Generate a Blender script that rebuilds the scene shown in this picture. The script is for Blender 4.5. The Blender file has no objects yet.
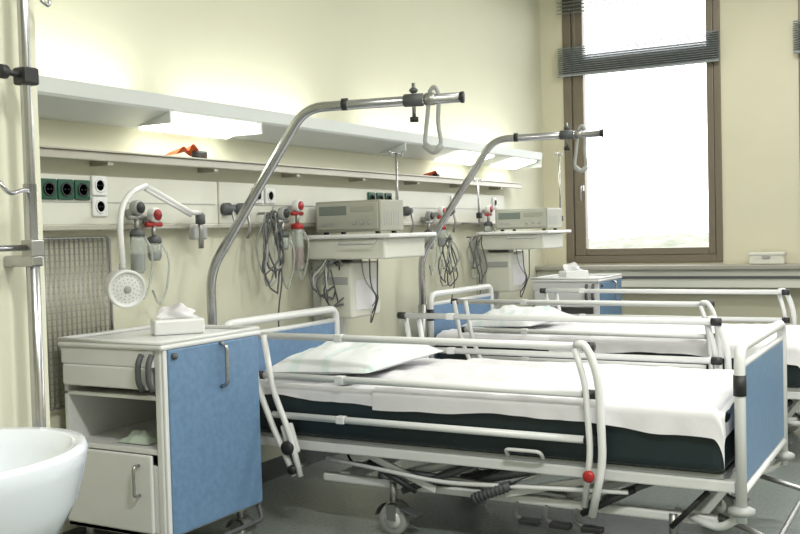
import bpy, bmesh, math, random
from mathutils import Vector as V, Matrix, noise, Euler
random.seed(3)
S = bpy.context.scene
COL = S.collection

# ------------------------------------------------------------------ materials
def mat(name, col, rough=0.5, metal=0.0, bump=0.0, bscale=40, var=0.0, vscale=3, emit=0, ecol=None, trans=0, coat=0):
    m = bpy.data.materials.new(name); m.use_nodes = True
    nt = m.node_tree; p = nt.nodes['Principled BSDF']
    p.inputs['Base Color'].default_value = (*col, 1)
    p.inputs['Roughness'].default_value = rough
    p.inputs['Metallic'].default_value = metal
    if coat: p.inputs['Coat Weight'].default_value = coat
    if trans: p.inputs['Transmission Weight'].default_value = trans
    if emit:
        p.inputs['Emission Color'].default_value = (*(ecol or col), 1)
        p.inputs['Emission Strength'].default_value = emit
    tc = nt.nodes.new('ShaderNodeTexCoord')
    if var:
        n = nt.nodes.new('ShaderNodeTexNoise'); n.inputs['Scale'].default_value = vscale
        n.inputs['Detail'].default_value = 5
        nt.links.new(tc.outputs['Object'], n.inputs['Vector'])
        r = nt.nodes.new('ShaderNodeValToRGB')
        r.color_ramp.elements[0].position = 0.3; r.color_ramp.elements[1].position = 0.7
        r.color_ramp.elements[0].color = (*[max(0, c*(1-var)) for c in col], 1)
        r.color_ramp.elements[1].color = (*[min(1, c*(1+var)) for c in col], 1)
        nt.links.new(n.outputs['Fac'], r.inputs['Fac'])
        nt.links.new(r.outputs['Color'], p.inputs['Base Color'])
    if bump:
        n2 = nt.nodes.new('ShaderNodeTexNoise'); n2.inputs['Scale'].default_value = bscale
        n2.inputs['Detail'].default_value = 4
        nt.links.new(tc.outputs['Object'], n2.inputs['Vector'])
        b = nt.nodes.new('ShaderNodeBump'); b.inputs['Strength'].default_value = bump
        b.inputs['Distance'].default_value = 0.01
        nt.links.new(n2.outputs['Fac'], b.inputs['Height'])
        nt.links.new(b.outputs['Normal'], p.inputs['Normal'])
    return m

M_WALL = mat('wall_paint_cream', (0.665, 0.655, 0.525), 0.7, bump=0.08, bscale=120, var=0.02, vscale=1.5)
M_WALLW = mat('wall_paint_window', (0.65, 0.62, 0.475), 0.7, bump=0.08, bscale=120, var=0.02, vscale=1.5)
M_CEIL = mat('ceiling_white', (0.8, 0.79, 0.74), 0.8)
M_FLOOR = mat('floor_vinyl', (0.20, 0.225, 0.215), 0.25, bump=0.03, bscale=200, var=0.14, vscale=60)
M_WHITE = mat('white_enamel', (0.75, 0.755, 0.75), 0.3, var=0.02, vscale=5)
M_CREAM = mat('cream_plastic', (0.66, 0.66, 0.585), 0.45, var=0.02)
M_TROUGH = mat('trough_paint', (0.66, 0.69, 0.68), 0.4, var=0.02)
M_GREY = mat('grey_plastic', (0.36, 0.37, 0.36), 0.45)
M_DGREY = mat('dark_grey_plastic', (0.09, 0.095, 0.10), 0.5)
M_BLACK = mat('black_rubber', (0.02, 0.02, 0.022), 0.5)
M_CHROME = mat('brushed_chrome', (0.46, 0.46, 0.47), 0.25, 1.0, var=0.05, vscale=20)
M_STEEL = mat('dull_steel', (0.38, 0.38, 0.37), 0.4, 0.9)
M_ALU = mat('aluminium_rail', (0.48, 0.46, 0.40), 0.4, 0.6)
M_BLUE = mat('blue_laminate', (0.14, 0.245, 0.40), 0.4, var=0.10, vscale=45)
M_SHEET = mat('white_sheet', (0.765, 0.75, 0.775), 0.85, bump=0.2, bscale=25, var=0.02)
M_MATT = mat('dark_mattress', (0.010, 0.022, 0.026), 0.45, bump=0.1, bscale=20)
M_FRAME = mat('window_bronze', (0.19, 0.16, 0.12), 0.4, 0.3)
M_BLIND = mat('blind_slats', (0.27, 0.30, 0.31), 0.4, 0.2)
M_RED = mat('red_plastic', (0.40, 0.02, 0.02), 0.35)
M_GREEN = mat('green_socket', (0.01, 0.08, 0.045), 0.35)
M_ORANGE = mat('orange_rubber', (0.55, 0.10, 0.03), 0.5, var=0.4, vscale=60)
M_CERAM = mat('ceramic_white', (0.70, 0.74, 0.80), 0.12, coat=0.5)
M_CLEAR = mat('clear_plastic', (0.75, 0.8, 0.78), 0.2, trans=0.7)
M_LIT = mat('lit_diffuser', (1, 1, 0.9), 0.5, emit=7, ecol=(0.97, 1, 0.88))
M_SILL = mat('sill_trunking', (0.36, 0.345, 0.30), 0.45)
M_TREE = mat('tree_foliage', (0.175, 0.185, 0.135), 0.9, var=0.30, vscale=0.55)
M_GROUND = mat('field_ground', (0.20, 0.21, 0.17), 0.9, var=0.2, vscale=0.05)
M_MON = mat('monitor_case', (0.35, 0.35, 0.29), 0.45)
M_MONF = mat('monitor_front', (0.42, 0.425, 0.37), 0.4)
M_DISP = mat('display_glass', (0.18, 0.21, 0.19), 0.2)

def pillow_mat():
    m = mat('pillow_cloth', (0.78, 0.80, 0.80), 0.85, bump=0.15, bscale=25)
    nt = m.node_tree; p = nt.nodes['Principled BSDF']
    tc = nt.nodes.new('ShaderNodeTexCoord'); w = nt.nodes.new('ShaderNodeTexWave')
    w.inputs['Scale'].default_value = 1.6; w.inputs['Distortion'].default_value = 6
    w.inputs['Detail'].default_value = 2
    r = nt.nodes.new('ShaderNodeValToRGB')
    r.color_ramp.elements[0].position = 0.80; r.color_ramp.elements[1].position = 0.97
    r.color_ramp.elements[0].color = (0.72, 0.735, 0.74, 1); r.color_ramp.elements[1].color = (0.60, 0.68, 0.67, 1)
    nt.links.new(tc.outputs['Object'], w.inputs['Vector']); nt.links.new(w.outputs['Fac'], r.inputs['Fac'])
    nt.links.new(r.outputs['Color'], p.inputs['Base Color'])
    return m
M_PILL = pillow_mat()

# ------------------------------------------------------------------ builder
class B:
    def __init__(s, name): s.bm = bmesh.new(); s.name = name; s.mats = []
    def _add(s, t, m, smooth):
        if m not in s.mats: s.mats.append(m)
        i = s.mats.index(m)
        for f in t.faces: f.material_index = i; f.smooth = smooth
        me = bpy.data.meshes.new('t'); t.to_mesh(me); t.free(); s.bm.from_mesh(me); bpy.data.meshes.remove(me)
    def box(s, lo, hi, m, bev=0.0, rot=None, seg=2):
        lo, hi = V(lo), V(hi); c = (lo+hi)/2; d = hi-lo
        t = bmesh.new(); bmesh.ops.create_cube(t, size=1)
        bmesh.ops.scale(t, vec=d, verts=t.verts)
        if bev: bmesh.ops.bevel(t, geom=t.edges[:], offset=min(bev, min(d)*0.45), segments=seg, affect='EDGES', profile=0.5)
        if rot: bmesh.ops.rotate(t, cent=(0, 0, 0), matrix=Euler(rot).to_matrix(), verts=t.verts)
        bmesh.ops.translate(t, vec=c, verts=t.verts)
        s._add(t, m, False); return s
    def path(s, pts, fil):
        pts = [V(p) for p in pts]
        if fil <= 0 or len(pts) < 3: return pts
        out = [pts[0]]
        for i in range(1, len(pts)-1):
            a, b, c = pts[i-1], pts[i], pts[i+1]
            f1 = min(fil, (a-b).length*0.49); f2 = min(fil, (c-b).length*0.49)
            p0 = b+(a-b).normalized()*f1; p2 = b+(c-b).normalized()*f2
            for k in range(7):
                u = k/6; out.append(p0*(1-u)**2+b*2*u*(1-u)+p2*u*u)
        out.append(pts[-1]); return out
    def tube(s, pts, r, m, fil=0.0, n=10, closed=False, r2=None):
        P = s.path(pts, fil); t = bmesh.new(); rings = []
        N = len(P); up = None
        for i, p in enumerate(P):
            if closed: d = (P[(i+1) % N]-P[i-1]).normalized()
            else: d = (P[min(i+1, N-1)]-P[max(i-1, 0)]).normalized()
            if up is None:
                up = V((0, 0, 1)) if abs(d.z) < 0.9 else V((1, 0, 0))
            x = (up-d*up.dot(d))
            if x.length < 1e-6: x = d.orthogonal()
            x.normalize(); y = d.cross(x); up = x
            rr = r if r2 is None else r+(r2-r)*i/(N-1)
            rings.append([t.verts.new(p+(x*math.cos(a)+y*math.sin(a))*rr) for a in [2*math.pi*k/n for k in range(n)]])
        rng = range(N) if closed else range(N-1)
        for i in rng:
            A, C = rings[i], rings[(i+1) % N]
            for k in range(n): t.faces.new((A[k], A[(k+1) % n], C[(k+1) % n], C[k]))
        if not closed:
            t.faces.new(rings[0][::-1]); t.faces.new(rings[-1])
        bmesh.ops.recalc_face_normals(t, faces=t.faces)
        s._add(t, m, True); return s
    def lathe(s, prof, m, loc=(0, 0, 0), axis=(0, 0, 1), n=28, sc=(1, 1, 1)):
        t = bmesh.new(); rings = []
        for r, z in prof:
            rings.append([t.verts.new((max(r, 1e-4)*math.cos(2*math.pi*k/n)*sc[0], max(r, 1e-4)*math.sin(2*math.pi*k/n)*sc[1], z*sc[2])) for k in range(n)])
        for A, C in zip(rings, rings[1:]):
            for k in range(n): t.faces.new((A[k], A[(k+1) % n], C[(k+1) % n], C[k]))
        t.faces.new(rings[0][::-1]); t.faces.new(rings[-1])
        bmesh.ops.recalc_face_normals(t, faces=t.faces)
        q = V((0, 0, 1)).rotation_difference(V(axis).normalized())
        bmesh.ops.rotate(t, cent=(0, 0, 0), matrix=q.to_matrix(), verts=t.verts)
        bmesh.ops.translate(t, vec=V(loc), verts=t.verts)
        s._add(t, m, True); return s
    def grid(s, fn, nu, nv, m, smooth=True, closeu=False):
        t = bmesh.new(); g = [[t.verts.new(fn(i/nu, j/nv)) for j in range(nv+1)] for i in range(nu+1)]
        for i in range(nu):
            for j in range(nv): t.faces.new((g[i][j], g[i+1][j], g[i+1][j+1], g[i][j+1]))
        s._add(t, m, smooth); return s
    def prism(s, prof, y0, y1, m):
        t = bmesh.new()
        A = [t.verts.new((x, y0, z)) for x, z in prof]; C = [t.verts.new((x, y1, z)) for x, z in prof]
        n = len(prof)
        for k in range(n): t.faces.new((A[k], A[(k+1) % n], C[(k+1) % n], C[k]))
        t.faces.new(A[::-1]); t.faces.new(C)
        bmesh.ops.recalc_face_normals(t, faces=t.faces)
        s._add(t, m, False); return s
    def done(s, loc=(0, 0, 0), parent=None, rotz=0):
        me = bpy.data.meshes.new(s.name); s.bm.to_mesh(me); s.bm.free()
        for m in s.mats: me.materials.append(m)
        o = bpy.data.objects.new(s.name, me); COL.objects.link(o)
        o.location = loc; o.rotation_euler[2] = rotz
        if parent: o.parent = parent
        return o
def empty(name, loc=(0, 0, 0)):
    e = bpy.data.objects.new(name, None); COL.objects.link(e); e.location = loc; e.empty_display_size = 0.1
    return e

# ------------------------------------------------------------------ room
YW = 8.06; CZ = 3.4; XR = 6.2; YR = -1.8
B('floor').box((-0.2, YR-0.2, -0.1), (XR+0.2, YW+0.3, 0), M_FLOOR).done()
B('ceiling').box((-0.2, YR-0.2, CZ), (XR+0.2, YW+0.3, CZ+0.1), M_CEIL).done()
B('wall_head').box((-0.2, YR-0.2, 0), (0, YW+0.3, CZ), M_WALL).done()
B('wall_right').box((XR, YR-0.2, 0), (XR+0.2, YW+0.3, CZ), M_WALL).done()
B('wall_rear').box((0, YR-0.2, 0), (XR, YR, CZ), M_WALL).done()
B('wall_left').box((0, YR, 0), (0.9, 1.92, CZ), M_WALL).done()
W = [(0.20, 1.48), (2.05, 3.32), (3.9, 5.17)]; WZ0, WZ1 = 0.95, 3.27
w = B('wall_window')
w.box((0, YW, 0), (XR, YW+0.25, WZ0), M_WALLW).box((0, YW, WZ1), (XR, YW+0.25, CZ), M_WALLW)
xs = [0]+[v for p in W for v in p]+[XR]
for i in range(0, len(xs), 2): w.box((xs[i], YW, WZ0), (xs[i+1], YW+0.25, WZ1), M_WALLW)
w.done()
for k, (a, c) in enumerate(W):
    f = B('window_%d' % (k+1))
    y0, y1 = YW-0.015, YW+0.09
    f.box((a, y0, WZ0), (a+0.07, y1, WZ1), M_FRAME, 0.005).box((c-0.05, y0, WZ0), (c, y1, WZ1), M_FRAME, 0.005)
    f.box((a+.07, y0, WZ0), (c-.05, y1, WZ0+0.06), M_FRAME, 0.005).box((a+.07, y0, WZ1-0.06), (c-.05, y1, WZ1), M_FRAME, 0.005)
    for z0, z1 in ((WZ0+.06, 2.57), (2.62, WZ1-.06)):
        f.box((a+.075, y0+.01, z0), (a+.17, y1-.02, z1), M_FRAME, 0.008)
        f.box((c-.11, y0+.01, z0), (c-.055, y1-.02, z1), M_FRAME, 0.008)
        f.box((a+.17, y0+.01, z0), (c-.11, y1-.02, z0+.06), M_FRAME, 0.008)
        f.box((a+.17, y0+.01, z1-.05), (c-.11, y1-.02, z1), M_FRAME, 0.008)
    f.box((a+.07, y0, 2.57), (c-.05, y1, 2.62), M_FRAME, 0.004)
    f.box((a+.14, y0-.02, 1.55), (a+.165, y0+.01, 1.60), M_STEEL, .003).tube([(a+.152, y0-.02, 1.585), (a+.152, y0-.05, 1.585), (a+.152, y0-.05, 1.47)], .008, M_STEEL, .02)
    f.done()
    bl = B('venetian_blind')
    bz = [2.53+0.0175*i for i in range(13)] + [3.03+0.03*i for i in range(7)]
    for j, z in enumerate(bz):
        bl.box((a-.03, YW-.075, z-.001), (c+.0, YW-.035, z+.002), M_BLIND, rot=(0.4, 0, 0))
    bl.box((a-.03, YW-.07, 2.505), (c, YW-.04, 2.52), M_BLIND, .003)
    bl.box((a-.03, YW-.08, 3.25), (c, YW-.03, 3.30), M_BLIND, .003)
    for x in (a+.12, (a+c)/2, c-.12): bl.tube([(x, YW-.055, 2.51), (x, YW-.055, 3.26)], .0015, M_GREY, n=6)
    bl.done()
t = B('trim_1')
t.box((0.0, YW-.24, .90), (XR, YW, .935), M_SILL, .006)
t.box((0.0, YW-.20, .76), (XR, YW, .90), M_CREAM, .004)
t.box((0.0, YW-.21, .83), (XR, YW-.195, .85), M_DGREY)
t.done()
B('baseboard_window').box((0, YW-.015, 0), (XR, YW, .1), M_DGREY).done()
B('baseboard_head').box((0, 1.92, 0), (.015, YW-.015, .1), M_DGREY).done()

# outside: a continuous wooded ridge far below a bright overcast sky
g = B('distant_field').box((-120, 12, -9), (150, 220, -8.5), M_GROUND); g.done()
tr = B('distant_tree_line')
def ridge(u, v):
    x = -75+150*u; y = 84+34*v
    n1 = noise.noise(V((x*.07, y*.05, 3))); n2 = noise.noise(V((x*.45, y*.4, 7))); n3 = noise.noise(V((x*1.3, y*1.1, 1)))
    top = -.15+.9*n1+.55*n2+.40*n3+(x+20)*.012
    k = math.sin(math.pi*min(1, max(0, v)))**.35
    return V((x+.3*n2, y+.5*n3, -8.49+(top+8.49)*k))
tr.grid(ridge, 520, 26, M_TREE, smooth=True)
tr.done()

# ------------------------------------------------------------------ headwall light trough
T = empty('wall_light_trough')
t = B('trough_body')
TE = 7.40
prof = [(0, 1.725), (.05, 1.725), (.235, 1.775), (.245, 1.785), (.25, 1.84), (.235, 1.84), (.225, 1.80), (.05, 1.765), (0.02, 1.765), (0.02, 1.86), (0, 1.86)]
t.prism(prof, 1.93, TE, M_TROUGH)
for y in (1.93, 3.18, 3.80, 5.2, 6.3, TE-.01): t.box((.0, y-.004, 1.727), (.243, y+.004, 1.838), M_TROUGH)
t.done(parent=T)
for i, (a, c) in enumerate(((3.20, 3.78), (5.95, 6.5), (6.85, 7.3))):
    d = B('lit_diffuser_%d' % i)
    d.prism([(.05, 1.7235), (.235, 1.7735), (.235, 1.765), (.05, 1.715)], a, c, M_LIT); d.done(parent=T)
def area(name, loc, sx, sy, p, rot, col=(1, 1, 1), parent=None):
    l = bpy.data.lights.new(name, 'AREA'); l.shape = 'RECTANGLE'; l.size = sx; l.size_y = sy; l.energy = p; l.color = col
    o = bpy.data.objects.new(name, l); COL.objects.link(o); o.location = loc; o.rotation_euler = rot
    if parent: o.parent = parent
    return o
for i, (y, p) in enumerate(((2.65, 4.6), (4.0, 3.4), (5.6, 3.0), (6.8, 3.0))):
    area('uplight_tube_%d' % i, (.13, y, 1.81), .08, 1.1, p, (math.pi, 0, 0), (.97, 1, .9), T)

r = B('equipment_rail')
r.box((.09, 2.0, 1.565), (.115, 7.3, 1.60), M_ALU, .004)
r.box((.001, 2.0, 1.60), (.13, 7.3, 1.606), M_ALU)
for i in range(8): r.box((0.001, 2.3+i*.66, 1.55), (.1, 2.33+i*.66, 1.60), M_ALU, .003)
r.done()
p = B('bedhead_service_panel')
for y0, y1 in ((2.0, 3.70), (3.71, 5.40), (5.41, 7.1)):
    p.box((0.001, y0, 1.31), (.05, y1, 1.51), M_CREAM, .006)
    p.box((.05, y0+.02, 1.40), (.053, y1-.02, 1.404), M_GREY)
p.box((.03, 2.0, 1.29), (.07, 7.1, 1.312), M_ALU, .004)
p.done()
def socket(y, z, m):
    b = B('power_socket')
    b.box((.0505, y-.04, z-.04), (.062, y+.04, z+.04), m, .006)
    b.lathe([(.028, 0), (.028, .004), (.022, .004), (.021, -.004)], m if m != M_GREEN else M_BLACK, (.062, y, z), (1, 0, 0), n=20)
    for d in (-.008, .008): b.lathe([(.003, 0), (.003, .004)], M_BLACK, (.061, y+d, z), (1, 0, 0), n=8)
    b.done()
for y in (2.69, 2.775, 2.86): socket(y, 1.45, M_GREEN)
for y in (2.95,): socket(y, 1.47, M_WHITE); socket(y, 1.385, M_WHITE)
for y in (5.1, 5.2, 5.3): socket(y, 1.45, M_GREEN)
for y in (4.0, 4.1, 6.2, 6.9): socket(y, 1.45, M_WHITE)

n = B('wire_storage_net')
n.tube([(.03, 2.45, .60), (.03, 2.45, 1.26), (.03, 3.02, 1.26), (.03, 3.02, .60)], .006, M_STEEL, .02)
n.tube([(.03, 2.45, .60), (.03, 3.02, .60)], .006, M_STEEL)
for i in range(45):
    y = 2.46+i*.0125; n.tube([(.03+.008*(i % 2), y, .60), (.03+.008*(i % 2), y, 1.26)], .0020, M_STEEL, n=5)
for i in range(26): n.tube([(.03, 2.45, .62+i*.025), (.03, 3.02, .62+i*.025)], .0013, M_STEEL, n=5)
n.done()

# ------------------------------------------------------------------ beds
LW = 0.95
def side_rail(b, ys, sg, x0=.19, x1=1.70):
    ry = ys+sg*.035
    zs = (.825, .655, .49)
    for i, z in enumerate(zs):
        xa = x0+.04*i
        b.tube([(xa, ry, z), (x1, ry, z)], .0145, M_WHITE, n=12)
        for xx, d in ((xa, -.03), (x1, .03)):
            b.tube([(xx-d*.9, ry, z), (xx+d*.5, ry, z)], .0175, M_BLACK, n=12)
        b.box((.62, ry-.016, z-.016), (.66, ry+.016, z+.016), M_WHITE, .004)
    b.tube([(x1-.05, ry+sg*.02, .83), (x1-.01, ry+sg*.02, .84), (x1+.035, ry+sg*.02, .72), (x1+.045, ry+sg*.02, .42), (x1, ry+sg*.015, .22)], .015, M_WHITE, .06, n=12)
    b.tube([(x1-.05, ry+sg*.022, .82), (x1-.015, ry+sg*.02, .70), (x1, ry+sg*.02, .45), (x1-.03, ry+sg*.01, .25)], .012, M_WHITE, .05, n=10)
    b.lathe([(.02, 0), (.022, .012), (.014, .02)], M_RED, (x1+.0, ry+sg*.037, .37), (0, sg, 0), n=16)
    for k, dx in enumerate((0, .075)):
        b.tube([(x0+.01+dx, ry+sg*.022, .83), (x0+.05+dx, ry+sg*.022, .60), (x0+.13+dx, ry+sg*.022, .42), (x0+.22+dx*.4, ry+sg*.015, .24)], .013, M_WHITE, .06, n=10)
    b.box((x0+.17, ry+sg*.01-.012, .33), (x0+.23, ry+sg*.01+.012, .46), M_WHITE, .01, rot=(0, -.3, 0))
    b.lathe([(.03, 0), (.03, .02), (.012, .025)], M_BLACK, (x0+.20, ry+sg*.02, .36), (0, sg, 0), n=18)
    b.lathe([(.02, 0), (.02, .02)], M_BLACK, (x0+.22, ry+sg*.02, .27), (0, sg, 0), n=14)
    b.tube([(x0+.22, ry, .27), (x0+.22, ys-sg*.05, .27)], .012, M_STEEL)
    b.tube([(x1, ry, .27), (x1, ys-sg*.05, .27)], .012, M_STEEL)
def caster(b, x, y, r=.07, brake=False, top=.22):
    b.lathe([(r*.6, -.016), (r*.92, -.018), (r, -.012), (r, .012), (r*.92, .018), (r*.6, .016)], M_GREY, (x, y, r), (0, 1, 0), n=28)
    b.lathe([(r*.55, -.02), (r*.55, .02)], M_WHITE, (x, y, r), (0, 1, 0), n=20)
    b.grid(lambda u, v: V((x+(r+.012)*math.cos(math.pi*(.05+.9*u)), y+(v-.5)*.06, r+(r+.012)*math.sin(math.pi*(.05+.9*u)))), 12, 1, M_STEEL)
    b.box((x-.02, y-.03, r), (x+.02, y-.022, r*2), M_STEEL).box((x-.02, y+.022, r), (x+.02, y+.03, r*2), M_STEEL)
    b.tube([(x, y, r*2), (x, y, top)], .016, M_STEEL)
    if brake: b.box((x+r*.6, y-.03, r*1.5), (x+r*1.9, y+.03, r*1.5+.012), M_DGREY, .004, rot=(0, .3, 0))
def end_board(b, x, ztop, zb=.24):
    b.tube([(x, .02, zb), (x, .02, ztop), (x, LW-.02, ztop), (x, LW-.02, zb)], .019, M_WHITE, .06, n=14)
    b.tube([(x, .02, .34), (x, LW-.02, .34)], .016, M_WHITE)
    b.tube([(x, .03, ztop-.06), (x, LW-.03, ztop-.06)], .012, M_WHITE)
    b.box((x-.009, .045, .36), (x+.009, LW-.045, ztop-.065), M_BLUE, .006)
    b.tube([(x, .02, ztop-.16), (x, .02, ztop-.09)], .022, M_BLACK, n=14)
    for yy in (.02, LW-.02):
        b.lathe([(.02, 0), (.045, .01), (.045, .025), (.02, .035)], M_GREY, (x, yy, zb+.02), (0, 0, 1), n=18)
def bed(x, y, seed):
    E = empty('hospital_bed', (x, y, 0))
    f = B('bed_frame')
    end_board(f, 0, .86); end_board(f, 2.2, .83)
    for yy in (.04, LW-.04):
        f.box((.02, yy-.02, .335), (2.18, yy+.02, .375), M_WHITE, .006)
    for xx in (.3, .75, 1.2, 1.65, 2.0): f.box((xx, .05, .34), (xx+.05, LW-.05, .375), M_STEEL, .004)
    f.box((.06, .03, .375), (2.14, LW-.03, .395), M_GREY, .004)
    f.tube([(1.36, -.0, .40), (1.36, -.03, .43), (1.50, -.03, .43), (1.50, 0, .40)], .007, M_WHITE, .02)
    for yy in (.12, LW-.12):
        f.box((.45, yy-.02, .19), (2.1, yy+.02, .225), M_WHITE, .008)
        f.tube([(.75, yy+.03, .22), (1.15, yy+.03, .34)], .02, M_WHITE)
        f.tube([(1.50, yy+.03, .22), (1.85, yy+.03, .34)], .02, M_WHITE)
        f.box((.62, yy-.045, .265), (1.02, yy-.03, .295), M_WHITE, .004, rot=(0, .35, 0))
        f.box((1.30, yy-.045, .265), (1.72, yy-.03, .295), M_WHITE, .004, rot=(0, -.25, 0))
        f.tube([(1.2, yy-.03, .34), (.85, yy-.03, .19)], .014, M_DGREY)
        f.tube([(1.9, yy-.03, .34), (1.62, yy-.03, .21)], .014, M_DGREY)
        for xx in (.75, 1.15, 1.5, 1.85): f.lathe([(.03, -.015), (.03, .015)], M_STEEL, (xx, yy+.0, .24 if xx in (.75, 1.5) else .335), (0, 1, 0), n=16)
        f.tube([(1.18, yy-.06, .20), (1.34, yy-.06, .27)], .018, M_DGREY, n=12)
        f.tube([(1.34, yy-.06, .27), (1.46, yy-.06, .325)], .008, M_CHROME, n=10)
        for k in range(9): f.tube([(1.19+.016*k, yy-.06, .204+.007*k), (1.195+.016*k, yy-.06, .206+.007*k)], .022, M_DGREY, n=10)
        f.tube([(1.62, yy-.05, .19), (1.82, yy-.05, .30)], .012, M_BLACK)
        f.tube([(1.95, yy-.05, .18), (2.08, yy-.05, .32)], .010, M_BLACK)
        f.tube([(.70, yy-.05, .30), (.92, yy-.05, .20)], .012, M_BLACK)
    f.tube([(1.02, .3, .20), (1.55, .32, .335)], .028, M_STEEL, n=14); f.tube([(1.4, .315, .30), (1.75, .33, .355)], .014, M_CHROME)
    f.tube([(.6, .55, .22), (1.0, .55, .33)], .025, M_DGREY, n=14)
    f.box((.9, .35, .24), (1.15, .6, .33), M_DGREY, .02)
    for xx in (.55, .95, 1.5, 2.02): f.box((xx-.025, .12, .19), (xx+.025, LW-.12, .235), M_WHITE, .006)
    for xx in (1.34, 1.46, 1.58):
        f.tube([(xx, .14, .20), (xx+.03, .02, .17), (xx+.10, -.02, .16)], .009, M_STEEL, .03)
        f.box((xx+.07, -.04, .153), (xx+.15, .0, .175), M_BLACK, .006)
    f.tube([(1.95, .14, .22), (2.12, .05, .20), (2.20, .02, .26)], .014, M_WHITE, .04)
    f.tube([(1.95, LW-.14, .22), (2.12, LW-.05, .20), (2.20, LW-.02, .26)], .014, M_WHITE, .04)
    f.tube([(2.1, .14, .22), (2.3, .10, .16), (2.3, LW-.10, .16), (2.1, LW-.14, .22)], .011, M_STEEL, .04)
    f.tube([(.62, .10, .28), (1.55, .10, .24)], .010, M_STEEL)
    f.tube([(.50, .06, .30), (1.05, .06, .25), (1.8, .06, .29)], .009, M_WHITE, .1)
    cb = [(.8, .10), (.8, LW-.10), (1.95, .10), (1.95, LW-.10)]
    for cx, cy in cb: caster(f, cx, cy, .065, True)
    pts = [(.5, .2, .34), (.6, .1, .26), (.8, .12, .28), (1.0, .08, .22), (1.2, .14, .27), (1.3, .2, .33)]
    f.tube(pts, .006, M_BLACK, .08, n=6)
    side_rail(f, 0, -1); side_rail(f, LW, 1, .36, 1.93)
    f.done(parent=E)
    mt = B('mattress'); mt.box((.05, .0, .398), (2.15, LW-.0, .612), M_MATT, .035, seg=4); mt.done(parent=E)
    def drape(name, x0, x1, off, hem, footfall):
        top = .614+off; rad = .035
        y0, y1 = -.004-off, LW+.004+off
        def fn(u, v):
            x = x0+(x1-x0)*u
            h = hem(x)
            if v < .18:
                k = v/.18; yy = y0; z = h+(top-rad-h)*k
                yy += -.008*abs(noise.noise(V((x*9+seed, z*3, 1))))*(1-k)*1.6
                z += .012*noise.noise(V((x*5+seed, 4, 1)))*(1-k)
            elif v < .24:
                a = (v-.18)/.06*math.pi/2; yy = y0+rad*(1-math.cos(a)); z = top-rad+rad*math.sin(a)
            elif v < .76:
                k = (v-.24)/.52; yy = y0+rad+(y1-y0-2*rad)*k; z = top
            elif v < .82:
                a = (.82-v)/.06*math.pi/2; yy = y1-rad*(1-math.cos(a)); z = top-rad+rad*math.sin(a)
            else:
                k = (1-v)/.18; yy = y1; z = h+(top-rad-h)*k
            if .2 < v < .8:
                e = min(1, (v-.2)*12, (.8-v)*12)
                z += e*(.016*noise.noise(V((x*2.2+yy*1.5+seed, yy*3.2-x, 2))) + .008*noise.noise(V((x*7+yy*9, yy*4-x*5, seed))))
                z += e*.018*abs(noise.noise(V((x*4-yy*7+seed, x*2, 7))))
                z += e*.007*noise.noise(V((x*16+yy*5, yy*14-x*4, seed)))
            if footfall and u > .95:
                k = (u-.95)/.05; x = x0+(x1-x0)*.95+(.035*math.sin(k*math.pi/2)); z = z-(k**1.6)*.10
            return V((x, yy, z))
        s = B(name); s.grid(fn, 130, 90, M_SHEET); s.done(parent=E)
    drape('fitted_sheet', .045, 2.155, .004, lambda x: .555+.010*math.sin(x*5), False)
    drape('top_sheet', .78, 2.19, .014, lambda x: .545-.012*math.sin(x*3)-max(0, (x-1.45))*.035, True)
    return E
BX = .25; BY1, BY2 = 3.45, 5.43
bed(BX, BY1, 0); bed(BX, BY2, 11)
bed(3.9, 6.2, 5)
def pillow(x, y, z, lx, ly, h, rot, seed):
    b = B('pillow')
    def sh(sgn):
        def fn(u, v):
            a, c = u*2-1, v*2-1
            th = (max(0, 1-abs(a)**2.6)*max(0, 1-abs(c)**2.6))**.55
            ex = 1 - .07*(math.cos(c*math.pi/2))**1*abs(a)
            ey = 1-.07*math.cos(a*math.pi/2)*abs(c)
            zz = h*.5*th*(1+.25*noise.noise(V((a*1.6+seed, c*1.6, 0))))*sgn
            if sgn > 0: zz += (.018*noise.noise(V((a*4, c*3+seed, 2)))+.010*noise.noise(V((a*9, c*5+seed, 2))))*th
            else: zz *= .3
            return V((a*lx/2*ex, c*ly/2*ey, zz))
        return fn
    b.grid(sh(1), 40, 40, M_PILL); b.grid(sh(-1), 40, 40, M_PILL)
    o = b.done((x, y, z)); o.rotation_euler = (0, -.03, rot); return o
pillow(.70, 3.86, .668, .52, .78, .19, .05, 1)
pillow(.66, 5.88, .668, .46, .72, .17, -.05, 4)

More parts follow.
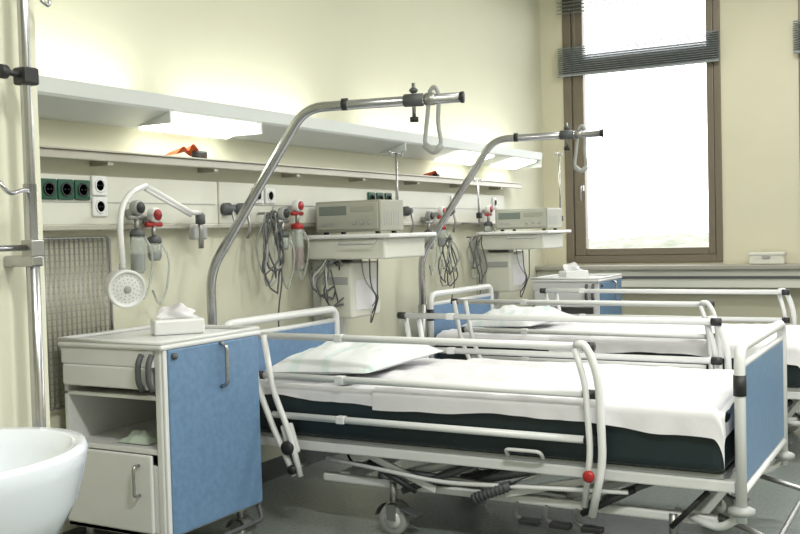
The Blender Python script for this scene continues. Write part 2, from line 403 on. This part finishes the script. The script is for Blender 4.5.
# trapeze poles
def trapeze(x, y, dy, topz, cx, lx):
    b = B('trapeze_lifting_pole')
    b.tube([(x, y, .40), (x, y, 1.10), (x+cx, y+dy*cx/lx, topz-.0), (x+lx, y+dy, topz+.005)], .021, M_CHROME, .085, n=16)
    b.tube([(x, y, .42), (x, y, .80)], .027, M_STEEL, n=14)
    e = V((x+lx, y+dy, topz+.005)); d = V((lx-cx, dy*(1-cx/lx), 0)).normalized()
    b.tube([e-d*.0, e+d*.012], .024, M_BLACK, n=14)
    q = e-d*.50; b.tube([q-d*.012, q+d*.012], .026, M_BLACK, n=14)
    c = e-d*.20
    b.tube([c-d*.04, c+d*.04], .027, M_DGREY, n=14)
    b.tube([c+V((0, 0, -.07)), c+V((0, 0, .07))], .008, M_STEEL)
    b.lathe([(.018, 0), (.018, .02)], M_BLACK, c+V((0, 0, -.09)), n=14)
    b.lathe([(.012, 0), (.02, .01), (.012, .02)], M_DGREY, c+V((0, 0, .03)), n=14)
    g = e-d*.13
    pts = [g+V((0, 0, .035)), g+d*.02+V((0, 0, .055)), g+d*.038+V((0, 0, .02)), g+d*.03+V((0, 0, -.10)), g+d*.045+V((0, 0, -.19)), g+d*.01+V((0, 0, -.225)), g-d*.03+V((0, 0, -.19)), g-d*.015+V((0, 0, -.08))]
    b.tube(b.path(pts+[pts[0]], .03)[:-1], .009, M_GREY, n=10, closed=True)
    b.tube([g+d*.045+V((0, 0, -.19)), g+d*.01+V((0, 0, -.222)), g-d*.03+V((0, 0, -.185))], .014, M_GREY, .02, n=12)
    b.tube([g-d*.02, g+d*.02], .026, M_STEEL, n=14)
    return b.done()
trapeze(.21, 3.44, .28, 1.79, .45, 1.11)
trapeze(.21, 5.42, .26, 1.79, .45, 1.07)

# ------------------------------------------------------------------ bedside cabinet
def cabinet(x, y):
    b = B('bedside_cabinet'); X, Y = .50, .56
    b.box((0, 0, .15), (X-.03, .02, .42), M_WHITE, .003)
    b.box((.01, -.016, .17), (X-.05, 0, .46), M_WHITE, .008)
    b.tube([(X-.11, -.016, .42), (X-.11, -.045, .42), (X-.11, -.045, .31), (X-.11, -.016, .31)], .006, M_CHROME, .012)
    b.box((0, Y-.02, .15), (X-.03, Y, .84), M_WHITE, .003)
    b.box((0, 0, .15), (.02, Y, .84), M_WHITE, .003)
    b.box((0, 0, .15), (X-.03, Y, .175), M_WHITE, .003)
    b.box((0, 0, .46), (X-.03, Y, .48), M_WHITE, .003)
    b.box((0, .0, .66), (X-.03, Y, .675), M_WHITE, .003)
    b.box((0, -.012, .78), (X-.03, .01, .845), M_WHITE, .006)
    b.box((.015, -.02, .70), (X-.05, .012, .78), M_WHITE, .006)
    b.box((.015, .01, .70), (X-.05, Y-.02, .775), M_CREAM, .003)
    b.box((X-.03, -.005, .15), (X, Y+.005, .85), M_WHITE, .006)
    b.box((X, .02, .16), (X+.018, Y-.01, .845), M_BLUE, .006)
    b.box((X, .0, .14), (X+.012, .02, .85), M_WHITE, .004)
    b.box((-.01, -.02, .845), (X+.02, Y+.01, .865), M_WHITE, .008)
    b.tube([(-.005, -.012, .872), (X+.01, -.012, .872), (X+.01, Y, .872), (-.005, Y, .872)], .009, M_WHITE, .0, closed=True)
    b.tube([(X+.018, .31, .84), (X+.05, .31, .83), (X+.05, .31, .68), (X+.018, .31, .67)], .008, M_CHROME, .02)
    for xx in (X-.07, X-.02): b.tube([(xx, -.025, .70), (xx, -.045, .73), (xx, -.045, .80), (xx, -.025, .83)], .011, M_DGREY, .02)
    b.lathe([(.012, 0), (.012, .012)], M_DGREY, (X+.018, .045, .82), (1, 0, 0), n=14)
    for cx in (.05, X-.06):
        for cy in (.06, Y-.06): caster(b, cx, cy, .045, False, .155)
    b.tube([(X+.0, .02, .15), (X+.02, .02, .09), (X+.02, Y-.02, .09), (X+.0, Y-.02, .15)], .010, M_DGREY, .02)
    return b.done((x, y, 0))
cabinet(.08, 2.71); cabinet(.28, 7.07)
def tissue(x, y, z):
    b = B('tissue_box')
    b.box((-.10, -.055, 0), (.10, .055, .06), M_WHITE, .008)
    b.box((-.06, -.012, .059), (.06, .012, .0615), M_GREY)
    b.grid(lambda u, v: V(((u-.5)*.15+.01*math.sin(v*9), .03*math.sin(u*8)*(v)+.05*(v-.3)*v, .058+.06*v*(1-.6*(u-.5)**2*4)+.006*math.sin(u*14)*v)), 16, 8, M_SHEET)
    o = b.done((x, y, z)); o.rotation_euler[2] = .9; return o
tissue(.35, 3.06, .866); tissue(.55, 7.22, .866)
b = B('folded_gloves')
b.grid(lambda u, v: V(((u-.5)*.16, (v-.5)*.10, .035*math.sin(math.pi*u)*math.sin(math.pi*v)*(1+.9*noise.noise(V((u*5, v*5, 0))))+.002)), 16, 12, mat('glove_latex', (.50, .58, .50), .5))
b.done((.38, 2.80, .482))

# ------------------------------------------------------------------ wash basin
wb = B('washbasin')
outer = [(.06, -.24), (.15, -.235), (.225, -.20), (.268, -.12), (.286, -.045), (.293, -.008), (.286, .006), (.262, .002), (.235, -.03), (.18, -.10), (.09, -.13), (.02, -.135)]
wb.lathe(outer, M_CERAM, (1.185, 1.385, .79), n=56, sc=(.92, 1.08, 1))
wb.box((.901, 1.13, .66), (1.02, 1.64, .797), M_CERAM, .02, seg=4)
wb.lathe([(.10, 0), (.09, -.2), (.08, -.45), (.09, -.565)], M_CERAM, (1.06, 1.385, .57), n=28)
wb.tube([(.95, 1.32, .79), (.95, 1.32, .91), (1.10, 1.32, .91), (1.10, 1.32, .88)], .012, M_CHROME, .04)
wb.tube([(.95, 1.26, .80), (.95, 1.38, .80)], .016, M_CHROME)
wb.done()

# infusion pole on the left
ip = B('infusion_pole')
px, py = .99, 1.805
ip.tube([(px, py, 0), (px, py, CZ)], .0145, M_CHROME, n=16)
ip.tube([(px, py, 0), (px, py, 1.40)], .0175, M_CHROME, n=16)
for z in (.5, 1.2, 2.6): ip.box((.901, py-.02, z-.015), (px+.02, py+.02, z+.015), M_CHROME, .005)
ip.box((px-.022, py-.024, 1.655), (px+.026, py+.024, 1.70), M_BLACK, .006)
ip.tube([(px, py, 1.68), (px+.01, py-.07, 1.68)], .008, M_BLACK); ip.lathe([(.018, -.01), (.018, .01)], M_BLACK, (px+.01, py-.08, 1.68), (0, 1, 0), n=14)
ip.tube([(px, py, 1.38), (px+.02, py-.03, 1.385), (px+.03, py-.09, 1.37), (px+.03, py-.12, 1.40)], .006, M_CHROME, .02)
ip.box((px-.02, py-.02, 1.21), (px+.022, py+.022, 1.255), M_STEEL, .004)
ip.tube([(px, py-.30, 1.235), (px, py+.02, 1.235)], .008, M_CHROME)
ip.tube([(px, py, 1.97), (px+.0, py+.05, 1.95), (px, py+.085, 1.92), (px, py+.09, 1.87), (px, py+.06, 1.885)], .005, M_CHROME, .03)
ip.lathe([(.05, 0), (.05, .01), (.02, .02)], M_CHROME, (px, py, 0), n=20)
ip.done()

# ------------------------------------------------------------------ reading lamp
l = B('reading_lamp')
l.box((.071, 3.46, 1.24), (.11, 3.55, 1.30), M_GREY, .008)
l.tube([(.11, 3.50, 1.20), (.11, 3.50, 1.36)], .012, M_STEEL)
l.lathe([(.022, 0), (.022, .04), (.012, .05)], M_DGREY, (.11, 3.50, 1.31), n=16)
l.tube([(.11, 3.50, 1.36), (.16, 3.38, 1.36), (.28, 2.98, 1.46)], .011, M_WHITE, .03, n=12)
l.tube([(.28, 2.98, 1.445), (.16, 3.38, 1.345)], .007, M_WHITE)
l.tube([(.28, 2.98, 1.46), (.33, 2.84, 1.43), (.35, 2.76, 1.35), (.36, 2.76, 1.14)], .011, M_WHITE, .10, n=12)
ax = V((.85, -.48, -.12)).normalized()
hc = V((.36, 2.76, 1.07))
l.lathe([(.02, -.10), (.045, -.095), (.062, -.05), (.070, .01), (.072, .045), (.070, .052), (.062, .050), (.060, .044), (.045, .048), (.02, .050)], M_WHITE, hc, ax, n=32)
l.lathe([(.012, .052), (.014, .055), (.012, .057)], M_GREY, hc, ax, n=16)
e1 = ax.orthogonal().normalized(); e2 = ax.cross(e1)
for rr in (.026, .038, .05):
    for k in range(int(rr*420)):
        a = 2*math.pi*k/int(rr*420); c_ = hc+ax*(.0490 if rr < .045 else .0462)+(e1*math.cos(a)+e2*math.sin(a))*rr
        l.lathe([(.0022, 0), (.0022, .002)], M_GREY, c_, ax, n=8)
l.tube([hc-ax*.05, V((.36, 2.76, 1.16))], .012, M_GREY)
l.done()

# flow meters / suction
def flow(y, z, red=True, jar=.12, x=.07):
    b = B('oxygen_flowmeter' if not red else 'suction_regulator')
    b.box((.0545, y-.02, z-.015), (x+.02, y+.02, z+.015), M_STEEL, .004)
    b.lathe([(.030, 0), (.032, .01), (.032, .028), (.026, .034)], M_WHITE if red else M_GREY, (x+.02, y, z+.02), (1, 0, 0), n=22)
    b.lathe([(.024, .035), (.024, .038)], M_BLACK if not red else M_RED, (x+.02, y, z+.02), (1, 0, 0), n=18)
    b.tube([(x+.03, y-.045, z-.02), (x+.03, y+.045, z-.02)], .011, M_RED if red else M_STEEL, n=12)
    b.tube([(x+.03, y, z-.02), (x+.03, y, z-.08)], .010, M_STEEL)
    b.lathe([(.02, 0), (.03, -.01), (.032, -.03)], M_RED if red and jar > .08 else M_DGREY, (x+.03, y, z-.07), n=20)
    b.lathe([(.028, 0), (.030, -.02), (.030, -jar), (.022, -jar-.015)], M_CLEAR, (x+.03, y, z-.10), n=20)
    b.lathe([(.022, -.005), (.022, -jar*.5)], M_RED if jar >= .2 else M_GREY, (x+.03, y, z-.11-jar*.4), n=16)
    b.tube([(x+.03, y+.03, z-.09), (x+.07, y+.05, z-.16), (x+.04, y+.06, z-.30), (x+.03, y+.02, z-.38), (x+.05, y-.04, z-.30)], .005, M_CLEAR, .06, n=8)
    b.done()
flow(3.11, 1.36, False, .14); flow(3.21, 1.33, True, .06)
flow(4.27, 1.38, True, .2); flow(4.14, 1.34, False, .05)
flow(5.92, 1.36, True, .10); flow(5.74, 1.33, False, .08); flow(6.68, 1.38, True, .05)
for y in (3.74, 3.85, 5.5, 6.1):
    b = B('gas_valve')
    b.lathe([(.03, 0), (.03, .03), (.018, .035), (.018, .055)], M_DGREY, (.0545, y, 1.38), (1, 0, 0), n=20)
    b.tube([(.10, y, 1.38), (.12, y, 1.30), (.10, y, 1.24)], .008, M_STEEL, .02)
    b.done()

# cable bundles
def cables(y, z, n, h, w_, x=.12):
    b = B('hanging_cable_bundle')
    b.tube([(.0545, y, z), (x+.03, y, z), (x+.03, y, z+.03)], .006, M_STEEL, .015)
    for i in range(n):
        ww = w_*random.uniform(.6, 1.1); hh = h*random.uniform(.7, 1.05); ph = random.uniform(-.03, .03); xx = x+random.uniform(-.03, .04)
        pts = []
        for k in range(20):
            a = 2*math.pi*k/20
            pts.append((xx+.015*math.sin(3*a+i), y+ph*(1-math.cos(a))+ww*math.sin(a)*(.6+.4*math.sin(a/2)), z-hh*(1-math.cos(a))/2+.01*math.sin(5*a+i)))
        b.tube(pts, .0046, M_DGREY if i % 3 else M_GREY, n=7, closed=True)
    b.tube([(x, y+.02, z-.05), (x+.02, y+.08, z-.3), (x, y+.05, z-h-.1), (x, y+.06, z-h-.25)], .004, M_DGREY, .08, n=7)
    b.done()
cables(4.00, 1.36, 7, .40, .08)
cables(4.40, 1.11, 6, .24, .13, .2)
cables(5.95, 1.20, 5, .30, .09)
cables(6.40, 1.2, 4, .3, .08)

# monitors with bracket shelves
def monitor(x0, y0, lx, ly, z0, h):
    b = B('patient_monitor')
    b.box((x0, y0, z0+.012), (x0+lx, y0+ly, z0+h), M_MON, .008)
    b.box((x0+.012, y0-.008, z0+.025), (x0+lx-.012, y0+.002, z0+h-.012), M_MONF, .004)
    b.box((x0+.03, y0-.011, z0+h-.075), (x0+lx*.50, y0-.006, z0+h-.028), M_DISP, .002)
    b.box((x0+lx*.56, y0-.011, z0+h-.06), (x0+lx-.03, y0-.006, z0+h-.03), M_MON, .002)
    for k in range(3): b.lathe([(.009, 0), (.008, .010)], M_GREY, (x0+lx*.62+k*.045, y0-.008, z0+.055), (0, -1, 0), n=14)
    b.box((x0+.04, y0-.010, z0+.045), (x0+.12, y0-.006, z0+.06), M_GREY)
    for k in range(7): b.box((x0+lx-.001, y0+.04+k*.025, z0+.04), (x0+lx+.001, y0+.045+k*.025, z0+h-.06), M_GREY)
    for xx in (x0+.03, x0+lx-.05):
        for yy in (y0+.03, y0+ly-.05): b.box((xx, yy, z0), (xx+.02, yy+.02, z0+.015), M_BLACK)
    b.done()
def bracket(x1, y0, y1, z):
    b = B('equipment_shelf')
    ym = (y0+y1)/2
    b.box((.072, y0, z-.022), (x1, y1, z), M_WHITE, .008)
    b.box((.08, y0+.03, z-.13), (x1-.05, y1-.05, z-.022), M_CREAM, .01)
    b.tube([(x1-.09, y0+.01, z-.03), (x1-.09, y0-.02, z-.05), (x1-.30, y0-.02, z-.05), (x1-.30, y0+.01, z-.03)], .006, M_GREY, .02)
    b.box((.001, ym-.09, .55), (.10, ym+.09, z-.1), M_WHITE, .012)
    b.box((.10, ym-.16, .80), (.30, ym+.14, z-.15), M_CREAM, .012)
    b.box((.12, ym-.165, .98), (.28, ym-.155, 1.02), M_GREY, .003)
    b.box((.30, ym-.12, .84), (.305, ym+.10, 1.00), M_SHEET, .001)
    b.box((.12, ym-.05, z-.16), (.24, ym+.05, z-.12), M_GREY, .004)
    for i in range(3):
        b.tube([(.3+.05*i, ym-.05, z-.13), (.33+.04*i, ym-.08, z-.25-.04*i), (.36, ym+.02, z-.34), (.28, ym+.05, z-.42-.05*i), (.24, ym+.18, z-.30)], .004, M_DGREY if i else M_GREY, .08, n=7)
    b.done()
bracket(.60, 4.36, 4.88, 1.245); monitor(.10, 4.44, .40, .25, 1.246, .175)
bracket(.62, 6.52, 7.0, 1.235); monitor(.17, 6.64, .40, .30, 1.236, .16)

def ivrod(x, y, z0, z1):
    b = B('drip_rod')
    b.tube([(x, y, z0), (x, y, z1)], .007, M_CHROME, n=10)
    for s_ in (-1, 1): b.tube([(x, y, z1), (x, y+s_*.05, z1), (x, y+s_*.06, z1-.02), (x, y+s_*.075, z1+.01)], .004, M_CHROME, .01, n=8)
    b.box((x-.015, y-.015, z0+.05), (x+.02, y+.015, z0+.09), M_BLACK, .004)
    b.tube([(x, y, z0+.02), (.1, y, z0+.02), (.075, y, z0+.02)], .008, M_STEEL)
    b.done()
ivrod(.30, 4.98, 1.26, 1.70); ivrod(.52, 7.04, 1.25, 1.80); ivrod(.2, 6.3, 1.28, 1.6)

# orange strap on rail
for y, k in ((3.46, 1), (5.85, .6)):
    b = B('rubber_tourniquet')
    b.grid(lambda u, v: V((.03+.07*v+.01*math.sin(u*7), (u-.5)*.20*k, .008+.045*k*math.sin(math.pi*u)*(1+.5*math.sin(u*11))*(.5+v*.5))), 18, 6, M_ORANGE)
    b.box((.06, .05*k, .0), (.10, .12*k, .035*k), M_BLACK, .008)
    b.done((0, y, 1.607))

b = B('sill_storage_box')
b.box((-.125, -.07, 0), (.125, .07, .075), M_CREAM, .01); b.box((-.13, -.075, .065), (.13, .075, .09), M_CREAM, .008)
b.box((-.03, -.078, .045), (.03, -.072, .065), M_GREY, .002)
b.done((1.83, YW-.12, .936))

# unseen ceiling fill lights with housings, added to brighten the room
for i, (x, y) in enumerate(((3.2, 1.2), (3.2, 4.6), (1.9, 6.6), (4.9, 2.8))):
    E = empty('added_ceiling_fill', (x, y, 0))
    b = B('fill_light_housing'); b.box((-.65, -.17, CZ-.06), (.65, .17, CZ), M_WHITE, .01)
    b.done(parent=E)
    area('fill_area_light', (0, 0, CZ-.075), 1.2, .3, (105, 60, 30, 80)[i], (0, 0, 0), (1, 1, .96), E)

# world: bright overcast sky
w = bpy.data.worlds.new('overcast_sky'); S.world = w; w.use_nodes = True
bg = w.node_tree.nodes['Background']; bg.inputs['Color'].default_value = (.95, .97, 1, 1); bg.inputs['Strength'].default_value = 5.0

# ------------------------------------------------------------------ camera
th, pt, rl = math.radians(29.3), math.radians(2.0), math.radians(1.5)
F = V((-math.sin(th)*math.cos(pt), math.cos(th)*math.cos(pt), -math.sin(pt)))
R = V((math.cos(th), math.sin(th), 0)); U = R.cross(F)
R2 = R*math.cos(rl)-U*math.sin(rl); U2 = U*math.cos(rl)+R*math.sin(rl)
cam = bpy.data.cameras.new('camera'); co = bpy.data.objects.new('camera', cam); COL.objects.link(co)
m = Matrix((R2, U2, -F)).transposed().to_4x4(); m.translation = V((3.1, 0, 1.25)); co.matrix_world = m
cam.lens = 45; cam.sensor_width = 36; cam.clip_end = 500; cam.clip_start = .05
S.camera = co
S.view_settings.view_transform = 'Standard'
S.view_settings.exposure = 0.0
